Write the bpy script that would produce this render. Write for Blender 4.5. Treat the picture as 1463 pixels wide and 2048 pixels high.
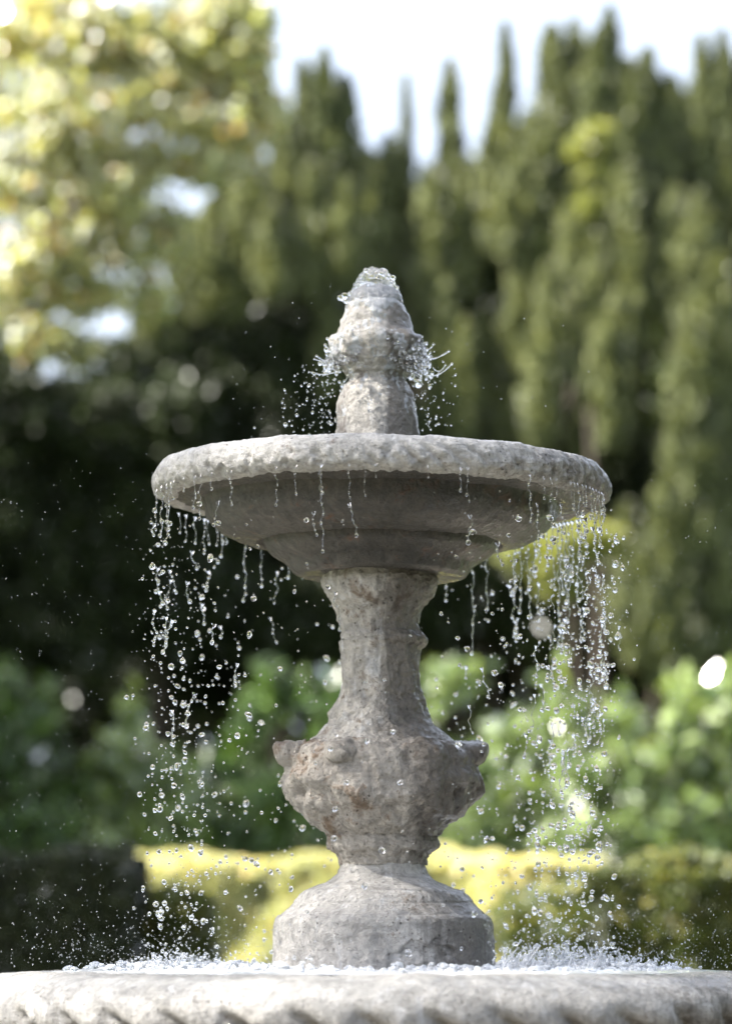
import bpy, math, random
import numpy as np
from mathutils import Vector, Matrix, Quaternion

# ------------------------------------------------------------------ clean, camera, light
for o in list(bpy.data.objects):
    bpy.data.objects.remove(o)
scene = bpy.context.scene
col = scene.collection
rad = math.radians
random.seed(5)
rng = np.random.default_rng(11)

SHADE = 0.52
FPX = 6174.0                     # focal length in pixels of the 1463x2048 photograph
CAM = np.array([-0.030, -6.0, 0.05])
TANP = 867.0 / FPX
PITCH = math.atan(TANP)
cam_d = bpy.data.cameras.new('camera')
cam = bpy.data.objects.new('camera', cam_d)
col.objects.link(cam)
scene.camera = cam
cam.location = CAM
cam.rotation_euler = (rad(90) + PITCH, 0, 0)
cam_d.sensor_fit = 'VERTICAL'
cam_d.sensor_height = 36.0
cam_d.lens = 36.0 * FPX / 2048.0
cam_d.clip_start = 0.1
cam_d.clip_end = 3000
cam_d.dof.use_dof = True
cam_d.dof.focus_distance = 5.80
cam_d.dof.aperture_fstop = cam_d.lens / 1000.0 / 0.052
cam_d.dof.aperture_blades = 0

SUN_AZ = -98.0                    # degrees clockwise from straight behind the fountain (+Y), towards +X
SUN_EL = 46.0
w = bpy.data.worlds.new('World')
scene.world = w
w.use_nodes = True
nt = w.node_tree
nt.nodes.clear()
sky = nt.nodes.new('ShaderNodeTexSky')
sky.sky_type = 'NISHITA'
sky.sun_disc = False
sky.sun_elevation = rad(SUN_EL)
sky.sun_rotation = rad(SUN_AZ)
sky.air_density = 1.0
sky.dust_density = 3.0
sky.ozone_density = 1.0
bg = nt.nodes.new('ShaderNodeBackground')
bg.inputs['Strength'].default_value = 0.100
wo = nt.nodes.new('ShaderNodeOutputWorld')
# thin high veil of cloud that pales the whole sky
veil = nt.nodes.new('ShaderNodeMix'); veil.data_type = 'RGBA'
wtc = nt.nodes.new('ShaderNodeTexCoord'); wn = nt.nodes.new('ShaderNodeTexNoise')
wn.inputs['Scale'].default_value = 2.5; wn.inputs['Detail'].default_value = 5
nt.links.new(wtc.outputs['Generated'], wn.inputs['Vector'])
wr = nt.nodes.new('ShaderNodeMapRange')
wr.inputs[1].default_value = .3; wr.inputs[2].default_value = .7; wr.inputs[3].default_value = .62; wr.inputs[4].default_value = .85
nt.links.new(wn.outputs['Fac'], wr.inputs[0]); nt.links.new(wr.outputs[0], veil.inputs[0])
nt.links.new(sky.outputs[0], veil.inputs[6]); veil.inputs[7].default_value = (2.6, 2.75, 3.15, 1)
nt.links.new(veil.outputs[2], bg.inputs[0])
nt.links.new(bg.outputs[0], wo.inputs[0])
sd = bpy.data.lights.new('sun', 'SUN')
sd.energy = 5.0
sd.angle = rad(0.5)
sd.color = (1.0, 0.95, 0.87)
sun = bpy.data.objects.new('sun', sd)
col.objects.link(sun)
_a, _e = rad(SUN_AZ), rad(SUN_EL)
SUNDIR = Vector((math.sin(_a) * math.cos(_e), math.cos(_a) * math.cos(_e), math.sin(_e)))
sun.rotation_euler = SUNDIR.to_track_quat('Z', 'Y').to_euler()
scene.view_settings.view_transform = 'Standard'
scene.view_settings.look = 'None'
scene.view_settings.exposure = 2.5
scene.view_settings.gamma = 1.0
scene.view_settings.use_curve_mapping = False
scene.render.engine = 'CYCLES'
scene.cycles.max_bounces = 10
scene.cycles.transmission_bounces = 8
scene.cycles.transparent_max_bounces = 8

# ------------------------------------------------------------------ helpers
_cp, _sp = math.cos(PITCH), math.sin(PITCH)
def P(x, y, Y=0.0):
    """point of the plane at depth Y that the photograph shows at pixel x, y"""
    dx = (x - 731.5) / FPX; dy = (1024 - y) / FPX
    d = np.array([dx, _cp - dy * _sp, _sp + dy * _cp])
    return CAM + d * ((Y - CAM[1]) / d[1])
def pxm(y, Y=0.0):
    """metres per pixel at height y and depth Y"""
    dy = (1024 - y) / FPX
    return ((Y - CAM[1]) / (_cp - dy * _sp)) / FPX

_perm = rng.permutation(256); _perm = np.concatenate([_perm, _perm, _perm])
_grad = rng.normal(size=(256, 3)); _grad /= np.linalg.norm(_grad, axis=1)[:, None]
def noise(p):
    p = np.asarray(p, float)
    i = np.floor(p).astype(int); f = p - i
    u = f * f * f * (f * (f * 6 - 15) + 10)
    i &= 255
    out = 0
    for dx in (0, 1):
        wx = u[:, 0] if dx else 1 - u[:, 0]
        for dy in (0, 1):
            wy = u[:, 1] if dy else 1 - u[:, 1]
            for dz in (0, 1):
                wz = u[:, 2] if dz else 1 - u[:, 2]
                h = _perm[_perm[_perm[i[:, 0] + dx] + i[:, 1] + dy] + i[:, 2] + dz]
                g = _grad[h]
                out = out + wx * wy * wz * (g * (f - np.array([dx, dy, dz]))).sum(1)
    return out * 1.5
_ROT = np.array(Matrix.Rotation(.83, 3, 'X') @ Matrix.Rotation(1.17, 3, 'Y') @ Matrix.Rotation(.51, 3, 'Z'))
def fbm(p, octv=4, gain=.5, lac=2.03, ridge=False):
    p = np.asarray(p, float); a = 1; s = 0
    for k in range(octv):
        p = p @ _ROT
        n = noise(p * lac ** k + 17.3 * k)
        s = s + a * (1 - 2 * np.abs(n) if ridge else n)
        a *= gain
    return s
def smooth(a, b, x):
    t = np.clip((x - a) / (b - a), 0, 1)
    return t * t * (3 - 2 * t)

def tag(o, label=None, cat=None, group=None, kind=None):
    if label: o['label'] = label
    if cat: o['category'] = cat
    if group: o['group'] = group
    if kind: o['kind'] = kind
    return o
def empty(name, loc=(0, 0, 0), parent=None):
    o = bpy.data.objects.new(name, None)
    o.empty_display_size = .1
    o.location = loc
    col.objects.link(o)
    o.parent = parent
    return o
def make(name, V, F, mat, parent=None, smooth_=True, tint=None, loc=None):
    """fast mesh from arrays; F is (n,3) or (n,4)"""
    V = np.asarray(V, np.float32); F = np.asarray(F, np.int32)
    me = bpy.data.meshes.new(name)
    me.vertices.add(len(V)); me.vertices.foreach_set('co', V.ravel())
    n, k = F.shape
    me.loops.add(n * k); me.loops.foreach_set('vertex_index', F.ravel())
    me.polygons.add(n)
    me.polygons.foreach_set('loop_start', np.arange(0, n * k, k, dtype=np.int32))
    me.polygons.foreach_set('loop_total', np.full(n, k, np.int32))
    if smooth_:
        me.polygons.foreach_set('use_smooth', np.ones(n, bool))
    if tint is not None:
        at = me.attributes.new('tint', 'FLOAT', 'POINT')
        at.data.foreach_set('value', np.asarray(tint, np.float32))
    me.update(calc_edges=True)
    me.materials.append(mat)
    o = bpy.data.objects.new(name, me)
    col.objects.link(o)
    if parent is not None: o.parent = parent
    if loc is not None: o.location = loc
    return o
class Soup:
    def __init__(s): s.V = []; s.F = []; s.n = 0
    def add(s, V, F):
        s.V.append(V); s.F.append(np.asarray(F) + s.n); s.n += len(V)
    def build(s, name, mat, parent=None, **k):
        return make(name, np.concatenate(s.V), np.concatenate(s.F), mat, parent, **k)

# unit icospheres as arrays
def ico(level):
    t = (1 + 5 ** .5) / 2
    V = [(-1, t, 0), (1, t, 0), (-1, -t, 0), (1, -t, 0), (0, -1, t), (0, 1, t), (0, -1, -t), (0, 1, -t), (t, 0, -1), (t, 0, 1), (-t, 0, -1), (-t, 0, 1)]
    V = [np.array(v, float) / np.linalg.norm(v) for v in V]
    F = [(0, 11, 5), (0, 5, 1), (0, 1, 7), (0, 7, 10), (0, 10, 11), (1, 5, 9), (5, 11, 4), (11, 10, 2), (10, 7, 6), (7, 1, 8), (3, 9, 4), (3, 4, 2), (3, 2, 6), (3, 6, 8), (3, 8, 9), (4, 9, 5), (2, 4, 11), (6, 2, 10), (8, 6, 7), (9, 8, 1)]
    for _ in range(level):
        c = {}; G = []
        def m(a, b):
            k = (min(a, b), max(a, b))
            if k not in c:
                v = V[a] + V[b]; V.append(v / np.linalg.norm(v)); c[k] = len(V) - 1
            return c[k]
        for a, b, d in F:
            x, y, z = m(a, b), m(b, d), m(d, a)
            G += [(a, x, z), (b, y, x), (d, z, y), (x, y, z)]
        F = G
    return np.array(V), np.array(F)
ICO1, ICO2, ICO3 = ico(1), ico(2), ico(3)

# ------------------------------------------------------------------ materials
def mat(name):
    m = bpy.data.materials.new(name); m.use_nodes = True
    t = m.node_tree; t.nodes.clear()
    out = t.nodes.new('ShaderNodeOutputMaterial')
    return m, t, out
def N(t, typ, **kw):
    n = t.nodes.new(typ)
    for k, v in kw.items():
        if k in n.inputs: n.inputs[k].default_value = v
        else: setattr(n, k, v)
    return n
def ramp(t, fac, stops):
    r = t.nodes.new('ShaderNodeValToRGB')
    while len(r.color_ramp.elements) < len(stops): r.color_ramp.elements.new(.5)
    for e, (p, c) in zip(r.color_ramp.elements, stops):
        e.position = p
        e.color = (c, c, c, 1) if not hasattr(c, '__len__') else (*c, 1)
    t.links.new(fac, r.inputs[0])
    return r.outputs[0]
def mixc(t, f, a, b, mode='MIX'):
    n = t.nodes.new('ShaderNodeMix'); n.data_type = 'RGBA'; n.blend_type = mode
    for s, v in ((n.inputs[0], f), (n.inputs[6], a), (n.inputs[7], b)):
        if hasattr(v, 'is_output'): t.links.new(v, s)
        elif hasattr(v, '__len__'): s.default_value = (*v, 1)
        else: s.default_value = v
    return n.outputs[2]
def math_(t, op, a, b=0.0, clamp=False):
    n = t.nodes.new('ShaderNodeMath'); n.operation = op; n.use_clamp = clamp
    for s, v in ((n.inputs[0], a), (n.inputs[1], b)):
        if hasattr(v, 'is_output'): t.links.new(v, s)
        else: s.default_value = v
    return n.outputs[0]

def stone(name, base, stain, wet_shade_at, wet_shade_w, wet_shade_lo=0.0, stain_pos=.56, tone=1.0, film=.0, flow=0.0):
    """weathered limestone: pale crust, brown lichen patches, dark pits; right side darker for shade and glossy from blown water"""
    m, t, out = mat(name)
    tc = N(t, 'ShaderNodeTexCoord'); O = tc.outputs['Object']
    def nz(scale, detail=6, rough=.6, dist=0, vec=O):
        n = N(t, 'ShaderNodeTexNoise', Scale=scale, Detail=detail, Roughness=rough, Distortion=dist)
        t.links.new(vec, n.inputs['Vector']); return n.outputs['Fac']
    big = nz(7, 5, .6, .3); med = nz(28, 8, .65, .5); fine = nz(130, 6, .7); grit = nz(420, 3, .7)
    streak_map = N(t, 'ShaderNodeMapping'); streak_map.inputs['Scale'].default_value = (1, 1, .18)
    t.links.new(O, streak_map.inputs['Vector'])
    streak = nz(55, 6, .65, .4, streak_map.outputs[0])
    vo = N(t, 'ShaderNodeTexVoronoi', Scale=75.0, Randomness=1.0); t.links.new(O, vo.inputs['Vector'])
    vo2 = N(t, 'ShaderNodeTexVoronoi', Scale=23.0, Randomness=1.0); vo2.feature = 'DISTANCE_TO_EDGE'
    wv = mixc(t, .12, O, N(t, 'ShaderNodeTexNoise', Scale=14.0).outputs['Color']); t.links.new(wv, vo2.inputs['Vector'])
    b = tuple(c * tone for c in base)
    c = mixc(t, ramp(t, med, [(.35, 0.), (.65, 1.)]), tuple(x * .62 for x in b), tuple(x * 1.22 for x in b))
    c = mixc(t, math_(t, 'MULTIPLY', ramp(t, streak, [(.45, 0.), (.72, 1.)]), .35), c, tuple(x * .55 for x in b))
    lime = ramp(t, nz(38, 5, .6, .3, streak_map.outputs[0]), [(.56, 0.), (.70, .75)])
    c = mixc(t, lime, c, tuple(min(.72, x * 1.6) for x in b))
    patch = ramp(t, math_(t, 'ADD', math_(t, 'MULTIPLY', big, .6), math_(t, 'MULTIPLY', med, .42)), [(stain_pos, 0.), (stain_pos + .07, 1.)])
    c = mixc(t, math_(t, 'MULTIPLY', patch, .9), c, stain)
    pits = ramp(t, math_(t, 'ADD', vo.outputs['Distance'], math_(t, 'MULTIPLY', fine, .5)), [(.30, 1.), (.44, 0.)])
    pitm = math_(t, 'MULTIPLY', pits, ramp(t, big, [(.46, .05), (.60, .9)]))
    c = mixc(t, pitm, c, tuple(x * .3 for x in stain))
    speck = ramp(t, math_(t, 'ADD', math_(t, 'MULTIPLY', fine, .55), math_(t, 'MULTIPLY', med, .45)), [(.57, 0.), (.63, 1.)])
    c = mixc(t, math_(t, 'MULTIPLY', speck, .6), c, tuple(x * .75 for x in stain))
    crack = ramp(t, vo2.outputs['Distance'], [(0., 1.), (.02, 0.)])
    c = mixc(t, math_(t, 'MULTIPLY', math_(t, 'MULTIPLY', crack, ramp(t, big, [(.5, 0.), (.6, 1.)])), .5), c, tuple(x * .25 for x in b))
    # right side: shade painted into the colour, together with water gloss
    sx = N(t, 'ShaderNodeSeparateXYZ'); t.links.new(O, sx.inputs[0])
    wx = math_(t, 'ADD', sx.outputs['X'], math_(t, 'MULTIPLY', math_(t, 'SUBTRACT', streak, .5), wet_shade_w * 1.6))
    wx = math_(t, 'ADD', wx, math_(t, 'MULTIPLY', math_(t, 'SUBTRACT', big, .5), wet_shade_w * 1.2))
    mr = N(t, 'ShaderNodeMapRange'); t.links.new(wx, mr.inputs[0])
    mr.inputs[1].default_value = wet_shade_at - wet_shade_w * .25; mr.inputs[2].default_value = wet_shade_at + wet_shade_w * .25
    mr.inputs[3].default_value = wet_shade_lo; mr.inputs[4].default_value = 1.0
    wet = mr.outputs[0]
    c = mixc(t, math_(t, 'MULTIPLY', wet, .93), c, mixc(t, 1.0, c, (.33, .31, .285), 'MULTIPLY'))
    bs = N(t, 'ShaderNodeBsdfPrincipled')
    t.links.new(c, bs.inputs['Base Color'])
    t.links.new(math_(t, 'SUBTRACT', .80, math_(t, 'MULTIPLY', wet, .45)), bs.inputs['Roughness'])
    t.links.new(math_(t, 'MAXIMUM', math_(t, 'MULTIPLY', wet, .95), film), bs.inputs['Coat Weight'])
    bs.inputs['Coat Roughness'].default_value = .06
    bs.inputs['Coat IOR'].default_value = 1.33
    h = math_(t, 'ADD', math_(t, 'MULTIPLY', fine, .5), math_(t, 'MULTIPLY', grit, .22))
    h = math_(t, 'ADD', h, math_(t, 'MULTIPLY', med, .8))
    h = math_(t, 'SUBTRACT', h, math_(t, 'MULTIPLY', pits, .35))
    h = math_(t, 'SUBTRACT', h, math_(t, 'MULTIPLY', crack, .12))
    bp = N(t, 'ShaderNodeBump', Strength=1.0, Distance=.014); t.links.new(h, bp.inputs['Height'])
    t.links.new(bp.outputs[0], bs.inputs['Normal'])
    # running water film has its own ripples
    rip = nz(60, 4, .6, 1.2, streak_map.outputs[0] if not flow else O)
    bp2 = N(t, 'ShaderNodeBump', Strength=1.0, Distance=.012)
    t.links.new(math_(t, 'ADD', rip, math_(t, 'MULTIPLY', fine, .3)), bp2.inputs['Height'])
    t.links.new(bp2.outputs[0], bs.inputs['Coat Normal'])
    t.links.new(bs.outputs[0], out.inputs[0])
    return m

M = {}
PALE = (.55, .515, .465)
BROWN = (.20, .145, .10)
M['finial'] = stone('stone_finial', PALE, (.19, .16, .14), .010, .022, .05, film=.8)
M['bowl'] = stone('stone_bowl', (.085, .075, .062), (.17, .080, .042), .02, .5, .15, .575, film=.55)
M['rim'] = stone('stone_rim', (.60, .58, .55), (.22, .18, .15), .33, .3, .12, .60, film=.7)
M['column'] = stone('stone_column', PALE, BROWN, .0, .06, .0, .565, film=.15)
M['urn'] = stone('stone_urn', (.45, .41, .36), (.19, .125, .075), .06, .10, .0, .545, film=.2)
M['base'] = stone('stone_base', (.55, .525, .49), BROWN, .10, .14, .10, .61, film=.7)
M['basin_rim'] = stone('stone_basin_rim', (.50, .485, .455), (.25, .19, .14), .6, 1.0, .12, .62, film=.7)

def leafmat(name, c0, c1, c2=None, trans=.35, gloss=.25, rough=.35, scale=.8):
    m, t, out = mat(name)
    at = N(t, 'ShaderNodeAttribute'); at.attribute_name = 'tint'
    stops = [(0., c0), (.8 if c2 else 1., c1)]
    if c2: stops += [(.87, c1), (.93, c2), (1., c2)]
    c = ramp(t, at.outputs['Fac'], stops)
    tc = N(t, 'ShaderNodeTexCoord')
    n = N(t, 'ShaderNodeTexNoise', Scale=scale, Detail=3.0); t.links.new(tc.outputs['Object'], n.inputs['Vector'])
    c = mixc(t, .8, c, ramp(t, n.outputs['Fac'], [(.3, (.62, .66, .62)), (.7, (1.3, 1.25, 1.15))]), 'MULTIPLY')
    d = N(t, 'ShaderNodeBsdfDiffuse'); t.links.new(c, d.inputs[0])
    tr = N(t, 'ShaderNodeBsdfTranslucent')
    t.links.new(mixc(t, 1., c, (1.35, 1.25, .55), 'MULTIPLY'), tr.inputs[0])
    mx = N(t, 'ShaderNodeMixShader'); mx.inputs[0].default_value = trans
    t.links.new(d.outputs[0], mx.inputs[1]); t.links.new(tr.outputs[0], mx.inputs[2])
    g = N(t, 'ShaderNodeBsdfGlossy'); g.inputs['Roughness'].default_value = rough
    g.inputs[0].default_value = (1, 1, 1, 1)
    fr = N(t, 'ShaderNodeFresnel', IOR=1.45)
    mx2 = N(t, 'ShaderNodeMixShader')
    t.links.new(math_(t, 'MULTIPLY', fr.outputs[0], gloss * 4, True), mx2.inputs[0])
    t.links.new(mx.outputs[0], mx2.inputs[1]); t.links.new(g.outputs[0], mx2.inputs[2])
    t.links.new(mx2.outputs[0], out.inputs[0])
    return m
M['yew'] = leafmat('yew_foliage', (.032, .048, .018), (.26, .29, .145), None, .22, .06, .7)
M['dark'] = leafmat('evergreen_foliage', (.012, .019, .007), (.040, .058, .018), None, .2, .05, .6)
M['broad'] = leafmat('autumn_foliage', (.34, .40, .18), (.56, .58, .34), (.62, .42, .18), .62, .28, .55)
M['light'] = leafmat('pale_foliage', (.20, .24, .07), (.32, .34, .12), None, .45, .04, .7)
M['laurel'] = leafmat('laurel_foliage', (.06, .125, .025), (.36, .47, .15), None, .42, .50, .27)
M['laurel_shaded'] = leafmat('laurel_foliage_shaded', (.026, .062, .012), (.12, .21, .045), None, .38, .22, .28)  # shaded copy of the laurel, shade put into the leaf colours
M['gold'] = leafmat('golden_privet', (.44, .47, .26), (.66, .65, .41), (.70, .58, .35), .3, .05, .5)
M['box'] = leafmat('box_foliage_shaded', (.020, .030, .014), (.050, .062, .028), None, .15, .10, .5)  # near-black leaf colours carry the shade lying on the left hedge
M['boxg'] = leafmat('box_foliage_green', (.04, .065, .016), (.15, .18, .05), (.36, .33, .09), .3, .12, .5)

def simple(name, c, rough=.8, scale=6.0, var=.35):
    m, t, out = mat(name)
    tc = N(t, 'ShaderNodeTexCoord')
    n = N(t, 'ShaderNodeTexNoise', Scale=scale, Detail=8.0); t.links.new(tc.outputs['Object'], n.inputs['Vector'])
    cc = mixc(t, ramp(t, n.outputs['Fac'], [(.3, 0.), (.7, 1.)]), tuple(x * (1 - var) for x in c), tuple(x * (1 + var) for x in c))
    bs = N(t, 'ShaderNodeBsdfPrincipled', Roughness=rough); t.links.new(cc, bs.inputs['Base Color'])
    bp = N(t, 'ShaderNodeBump', Strength=.6, Distance=.02); t.links.new(n.outputs['Fac'], bp.inputs['Height'])
    t.links.new(bp.outputs[0], bs.inputs['Normal'])
    t.links.new(bs.outputs[0], out.inputs[0])
    return m
M['bark'] = simple('bark', (.05, .038, .028), .9, 12.0)
M['grass'] = simple('lawn_grass', (.045, .07, .02), .9, 3.0)
M['gravel'] = simple('damp_gravel', (.09, .08, .065), .9, 40.0)
M['core'] = simple('twigs', (.020, .024, .012), .95, 9.0)

def watermat(name, rough=0.0, milk=0.0):
    m, t, out = mat(name)
    g = N(t, 'ShaderNodeBsdfPrincipled', Roughness=rough, IOR=1.333)
    g.inputs['Base Color'].default_value = (1, 1, 1, 1)
    g.inputs['Transmission Weight'].default_value = 1.0
    g.inputs['Specular IOR Level'].default_value = .5
    last = g.outputs[0]
    if milk:
        d = N(t, 'ShaderNodeBsdfDiffuse'); d.inputs[0].default_value = (.8, .83, .86, 1)
        mx = N(t, 'ShaderNodeMixShader'); mx.inputs[0].default_value = milk
        t.links.new(last, mx.inputs[1]); t.links.new(d.outputs[0], mx.inputs[2]); last = mx.outputs[0]
    t.links.new(last, out.inputs[0])
    return m
M['water'] = watermat('clear_water')
M['foam'] = watermat('aerated_water', 0.02, .33)
M['mist'] = watermat('fine_spray_water', 0.05, .35)

# ------------------------------------------------------------------ ground
def rect(name, x0, x1, y0, y1, z, m, kind='structure', nx=40, ny=40, amp=0.0):
    xs = np.linspace(x0, x1, nx + 1); ys = np.linspace(y0, y1, ny + 1)
    X, Y = np.meshgrid(xs, ys)
    V = np.stack([X.ravel(), Y.ravel(), np.full(X.size, z)], 1)
    if amp: V[:, 2] += amp * fbm(V * [.05, .05, 0] + 3.1, 3)
    i = np.arange(nx); j = np.arange(ny)
    I, J = np.meshgrid(i, j); a = (J * (nx + 1) + I).ravel()
    F = np.stack([a, a + 1, a + nx + 2, a + nx + 1], 1)
    return tag(make(name, V, F, m), kind=kind)
GZ = -0.72
rect('ground', -600, 600, -400, 900, GZ - .02, M['grass'], amp=.015)
rect('path', -3.2, 3.2, -9, 6.0, GZ, M['gravel'])

# ------------------------------------------------------------------ lathe
def lathe(name, prof, nth, nz, m, parent, disp=None, centre=None, closed=False, tilt=0.0):
    """prof: (r, z) points; centre(z) shifts the axis in x; disp(P, th, s, r, z) offset along the profile normal"""
    prof = np.array(prof, float)
    seg = np.linalg.norm(np.diff(prof, axis=0), axis=1)
    s = np.concatenate([[0], np.cumsum(seg)]); L = s[-1]
    t = np.linspace(0, L, nz + 1)
    fine = np.linspace(0, L, nz * 4 + 1)
    R = np.interp(fine, s, prof[:, 0]); Z = np.interp(fine, s, prof[:, 1])
    k = np.hanning(9); k /= k.sum()
    Rp = np.convolve(np.pad(R, 4, 'edge'), k, 'valid'); Zp = np.convolve(np.pad(Z, 4, 'edge'), k, 'valid')
    R = np.interp(t, fine, Rp); Z = np.interp(t, fine, Zp)
    dR, dZ = np.gradient(R), np.gradient(Z)
    ln = np.hypot(dR, dZ) + 1e-9
    nr, nzv = -dZ / ln, dR / ln          # profile runs downwards: outward normal
    th = np.linspace(0, 2 * np.pi, nth, endpoint=False)
    TH, RR = np.meshgrid(th, R); ZZ = np.repeat(Z[:, None], nth, 1); TT = np.repeat(t[:, None] / L, nth, 1)
    NR = np.repeat(nr[:, None], nth, 1); NZ = np.repeat(nzv[:, None], nth, 1)
    V = np.stack([(RR * np.cos(TH)).ravel(), (RR * np.sin(TH)).ravel(), ZZ.ravel()], 1)
    if disp is not None:
        d = disp(V, TH.ravel(), TT.ravel(), RR.ravel(), ZZ.ravel())
        V[:, 0] += d * NR.ravel() * np.cos(TH).ravel()
        V[:, 1] += d * NR.ravel() * np.sin(TH).ravel()
        V[:, 2] += d * NZ.ravel()
    if tilt:
        ang = rad(tilt); zc = .92
        x, z = V[:, 0].copy(), V[:, 2] - zc
        V[:, 0] = x * math.cos(ang) + z * math.sin(ang); V[:, 2] = -x * math.sin(ang) + z * math.cos(ang) + zc
    if centre is not None: V[:, 0] += centre(V[:, 2])
    a = (np.arange(nz)[:, None] * nth + np.arange(nth)[None]).ravel()
    b = (np.arange(nz)[:, None] * nth + (np.arange(nth)[None] + 1) % nth).ravel()
    F = np.stack([a, a + nth, b + nth, b], 1)
    return make(name, V, F, m, parent)

Z_TOP, Z_BOT = P(0, 620)[2], P(0, 1880)[2]
def centre(z):
    px = 767 + (751 - 767) * np.clip((np.asarray(z) - Z_BOT) / (Z_TOP - Z_BOT), -.2, 1.2)
    return (px - 762.4) / 1029.0
def prof_px(pts):
    return [(hw * pxm(y), P(731, y)[2]) for y, hw in pts]

fountain = tag(empty('fountain', (0, 0, GZ)), 'weathered grey stone tiered fountain with a round upper bowl, ball-shaped urn and pointed finial', 'fountain')
def child(o, parent=fountain):
    # parts are modelled in world coordinates; keep them there under their parent
    o.parent = parent
    o.matrix_parent_inverse = Matrix.Translation(-Vector(fountain.location)) if parent is fountain else Matrix.Identity(4)
    return o

def rough_disp(big=.004, mid=.003, small=.0012, fb=9, fm=34, fs=110):
    def f(V, th, s, r, z):
        return big * fbm(V * fb + 2.2, 3) + mid * fbm(V * fm + 5, 3) + small * fbm(V * fs, 2)
    return f

# finial
fin = [(574, 2), (578, 16), (584, 30), (592, 42), (602, 50), (614, 57), (635, 66), (650, 70), (664, 75), (671, 79), (676, 88), (684, 92), (695, 91), (712, 86),
       (728, 76), (738, 67), (742, 65), (748, 64), (752, 58), (760, 56), (766, 58), (771, 64), (780, 69), (792, 75), (815, 79), (840, 81), (880, 82), (930, 82)]
def d_fin(V, th, s, r, z):
    zz = z
    d = .0032 * fbm(V * 24 + 1, 3) + .0010 * fbm(V * 80, 3)
    zc0, zc1 = P(0, 720)[2], P(0, 672)[2]
    lobes = smooth(zc0 - .01, zc0 + .01, z) * (1 - smooth(zc1 - .004, zc1 + .006, z))
    d += lobes * (.006 * np.abs(np.cos(th * 4.5 + .6)) - .003 + .004 * fbm(V * 40 + 8, 2))
    zu = P(0, 640)[2]
    d += smooth(zc1, zu, z) * .003 * np.sin(V[:, 2] * 260 + th * 5) * fbm(V * 20, 2)
    return d
child(lathe('finial', prof_px(fin), 300, 190, M['finial'], None, d_fin, centre))

# upper bowl body (underside mouldings and the shallow top)
RB = .448
bowlp = [(.02, .955), (.25, .950), (.395, .957), (.415, .950), (.420, .925), (.405, .915), (.366, .905), (.350, .911), (.344, .896), (.341, .880), (.331, .866), (.312, .849), (.288, .837), (.262, .829), (.243, .826), (.233, .836),
         (.229, .824), (.225, .816), (.214, .806), (.199, .797), (.186, .790), (.178, .780), (.172, .770), (.160, .764), (.125, .768), (.09, .766)]
def d_bowl(V, th, s, r, z):
    d = .0035 * fbm(V * 7 + 3, 3) + .0020 * fbm(V * 30, 3) + .0008 * fbm(V * 100, 2)
    return d
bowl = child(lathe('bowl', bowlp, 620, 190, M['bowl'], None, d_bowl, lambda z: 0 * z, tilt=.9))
# its rim: a worn roll with slanting notches
rimp = [(.385, .945), (.390, .962), (.402, .974), (.418, .979), (.432, .975), (.442, .963), (.448, .948), (.449, .934), (.445, .922), (.434, .914), (.420, .910), (.405, .912), (.392, .918)]
def d_rim(V, th, s, r, z):
    a = .5 + .5 * np.cos(th * 66 + (z - .945) * 150 + 1.8 * fbm(V * 9, 2))
    groove = -(1 - a) ** 3 * smooth(-.35, .45, fbm(V * 5 + 40, 2) + .35 * V[:, 0])
    wt = smooth(.40, .425, r) * (1 - smooth(.935, .972, z)) * smooth(.908, .92, z)
    amp = .0075 * np.clip(.75 + 1.5 * fbm(V * 6 + 9, 2), .15, 1.6)
    low = 1 - smooth(.938, .962, z)
    return groove * wt * amp + .0030 * fbm(V * 14, 3) + (.0012 + .0030 * low) * fbm(V * [48, 48, 60], 3) - .006 * low * smooth(.25, .6, fbm(V * 30 + 3, 2)) + .0008 * fbm(V * 130, 2)
o = child(lathe('rim', rimp, 1100, 46, M['rim'], None, d_rim, lambda z: 0 * z, tilt=.9), bowl)

# column
colp = [(1120, 108), (1150, 113), (1160, 117), (1170, 116), (1183, 113), (1200, 102), (1214, 92), (1228, 84), (1250, 79), (1264, 80), (1270, 86), (1278, 91), (1287, 90), (1294, 84), (1305, 81), (1345, 78),
        (1390, 80), (1405, 84), (1420, 92), (1437, 100), (1450, 108), (1470, 128), (1485, 146), (1500, 152)]
def d_col(V, th, s, r, z):
    d = .0055 * fbm(V * 13 + 6, 3) + .0026 * fbm(V * 42, 4) - .0022 * (1 - fbm(V * 33 + 4, 3, ridge=True)) + .0018 * fbm(V * 110, 3)
    zb = P(0, 1280)[2]
    ring = np.exp(-((z - zb) / .012) ** 2)
    d += ring * (.008 * np.cos(th) - .003)                    # the ring is worn away on the left
    d += .004 * smooth(P(0, 1470)[2], P(0, 1400)[2], z) * (1 - smooth(P(0, 1380)[2], P(0, 1330)[2], z)) * np.cos(th * 7 + V[:, 2] * 9)
    return d
child(lathe('column', prof_px(colp), 300, 230, M['column'], None, d_col, centre))

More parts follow.
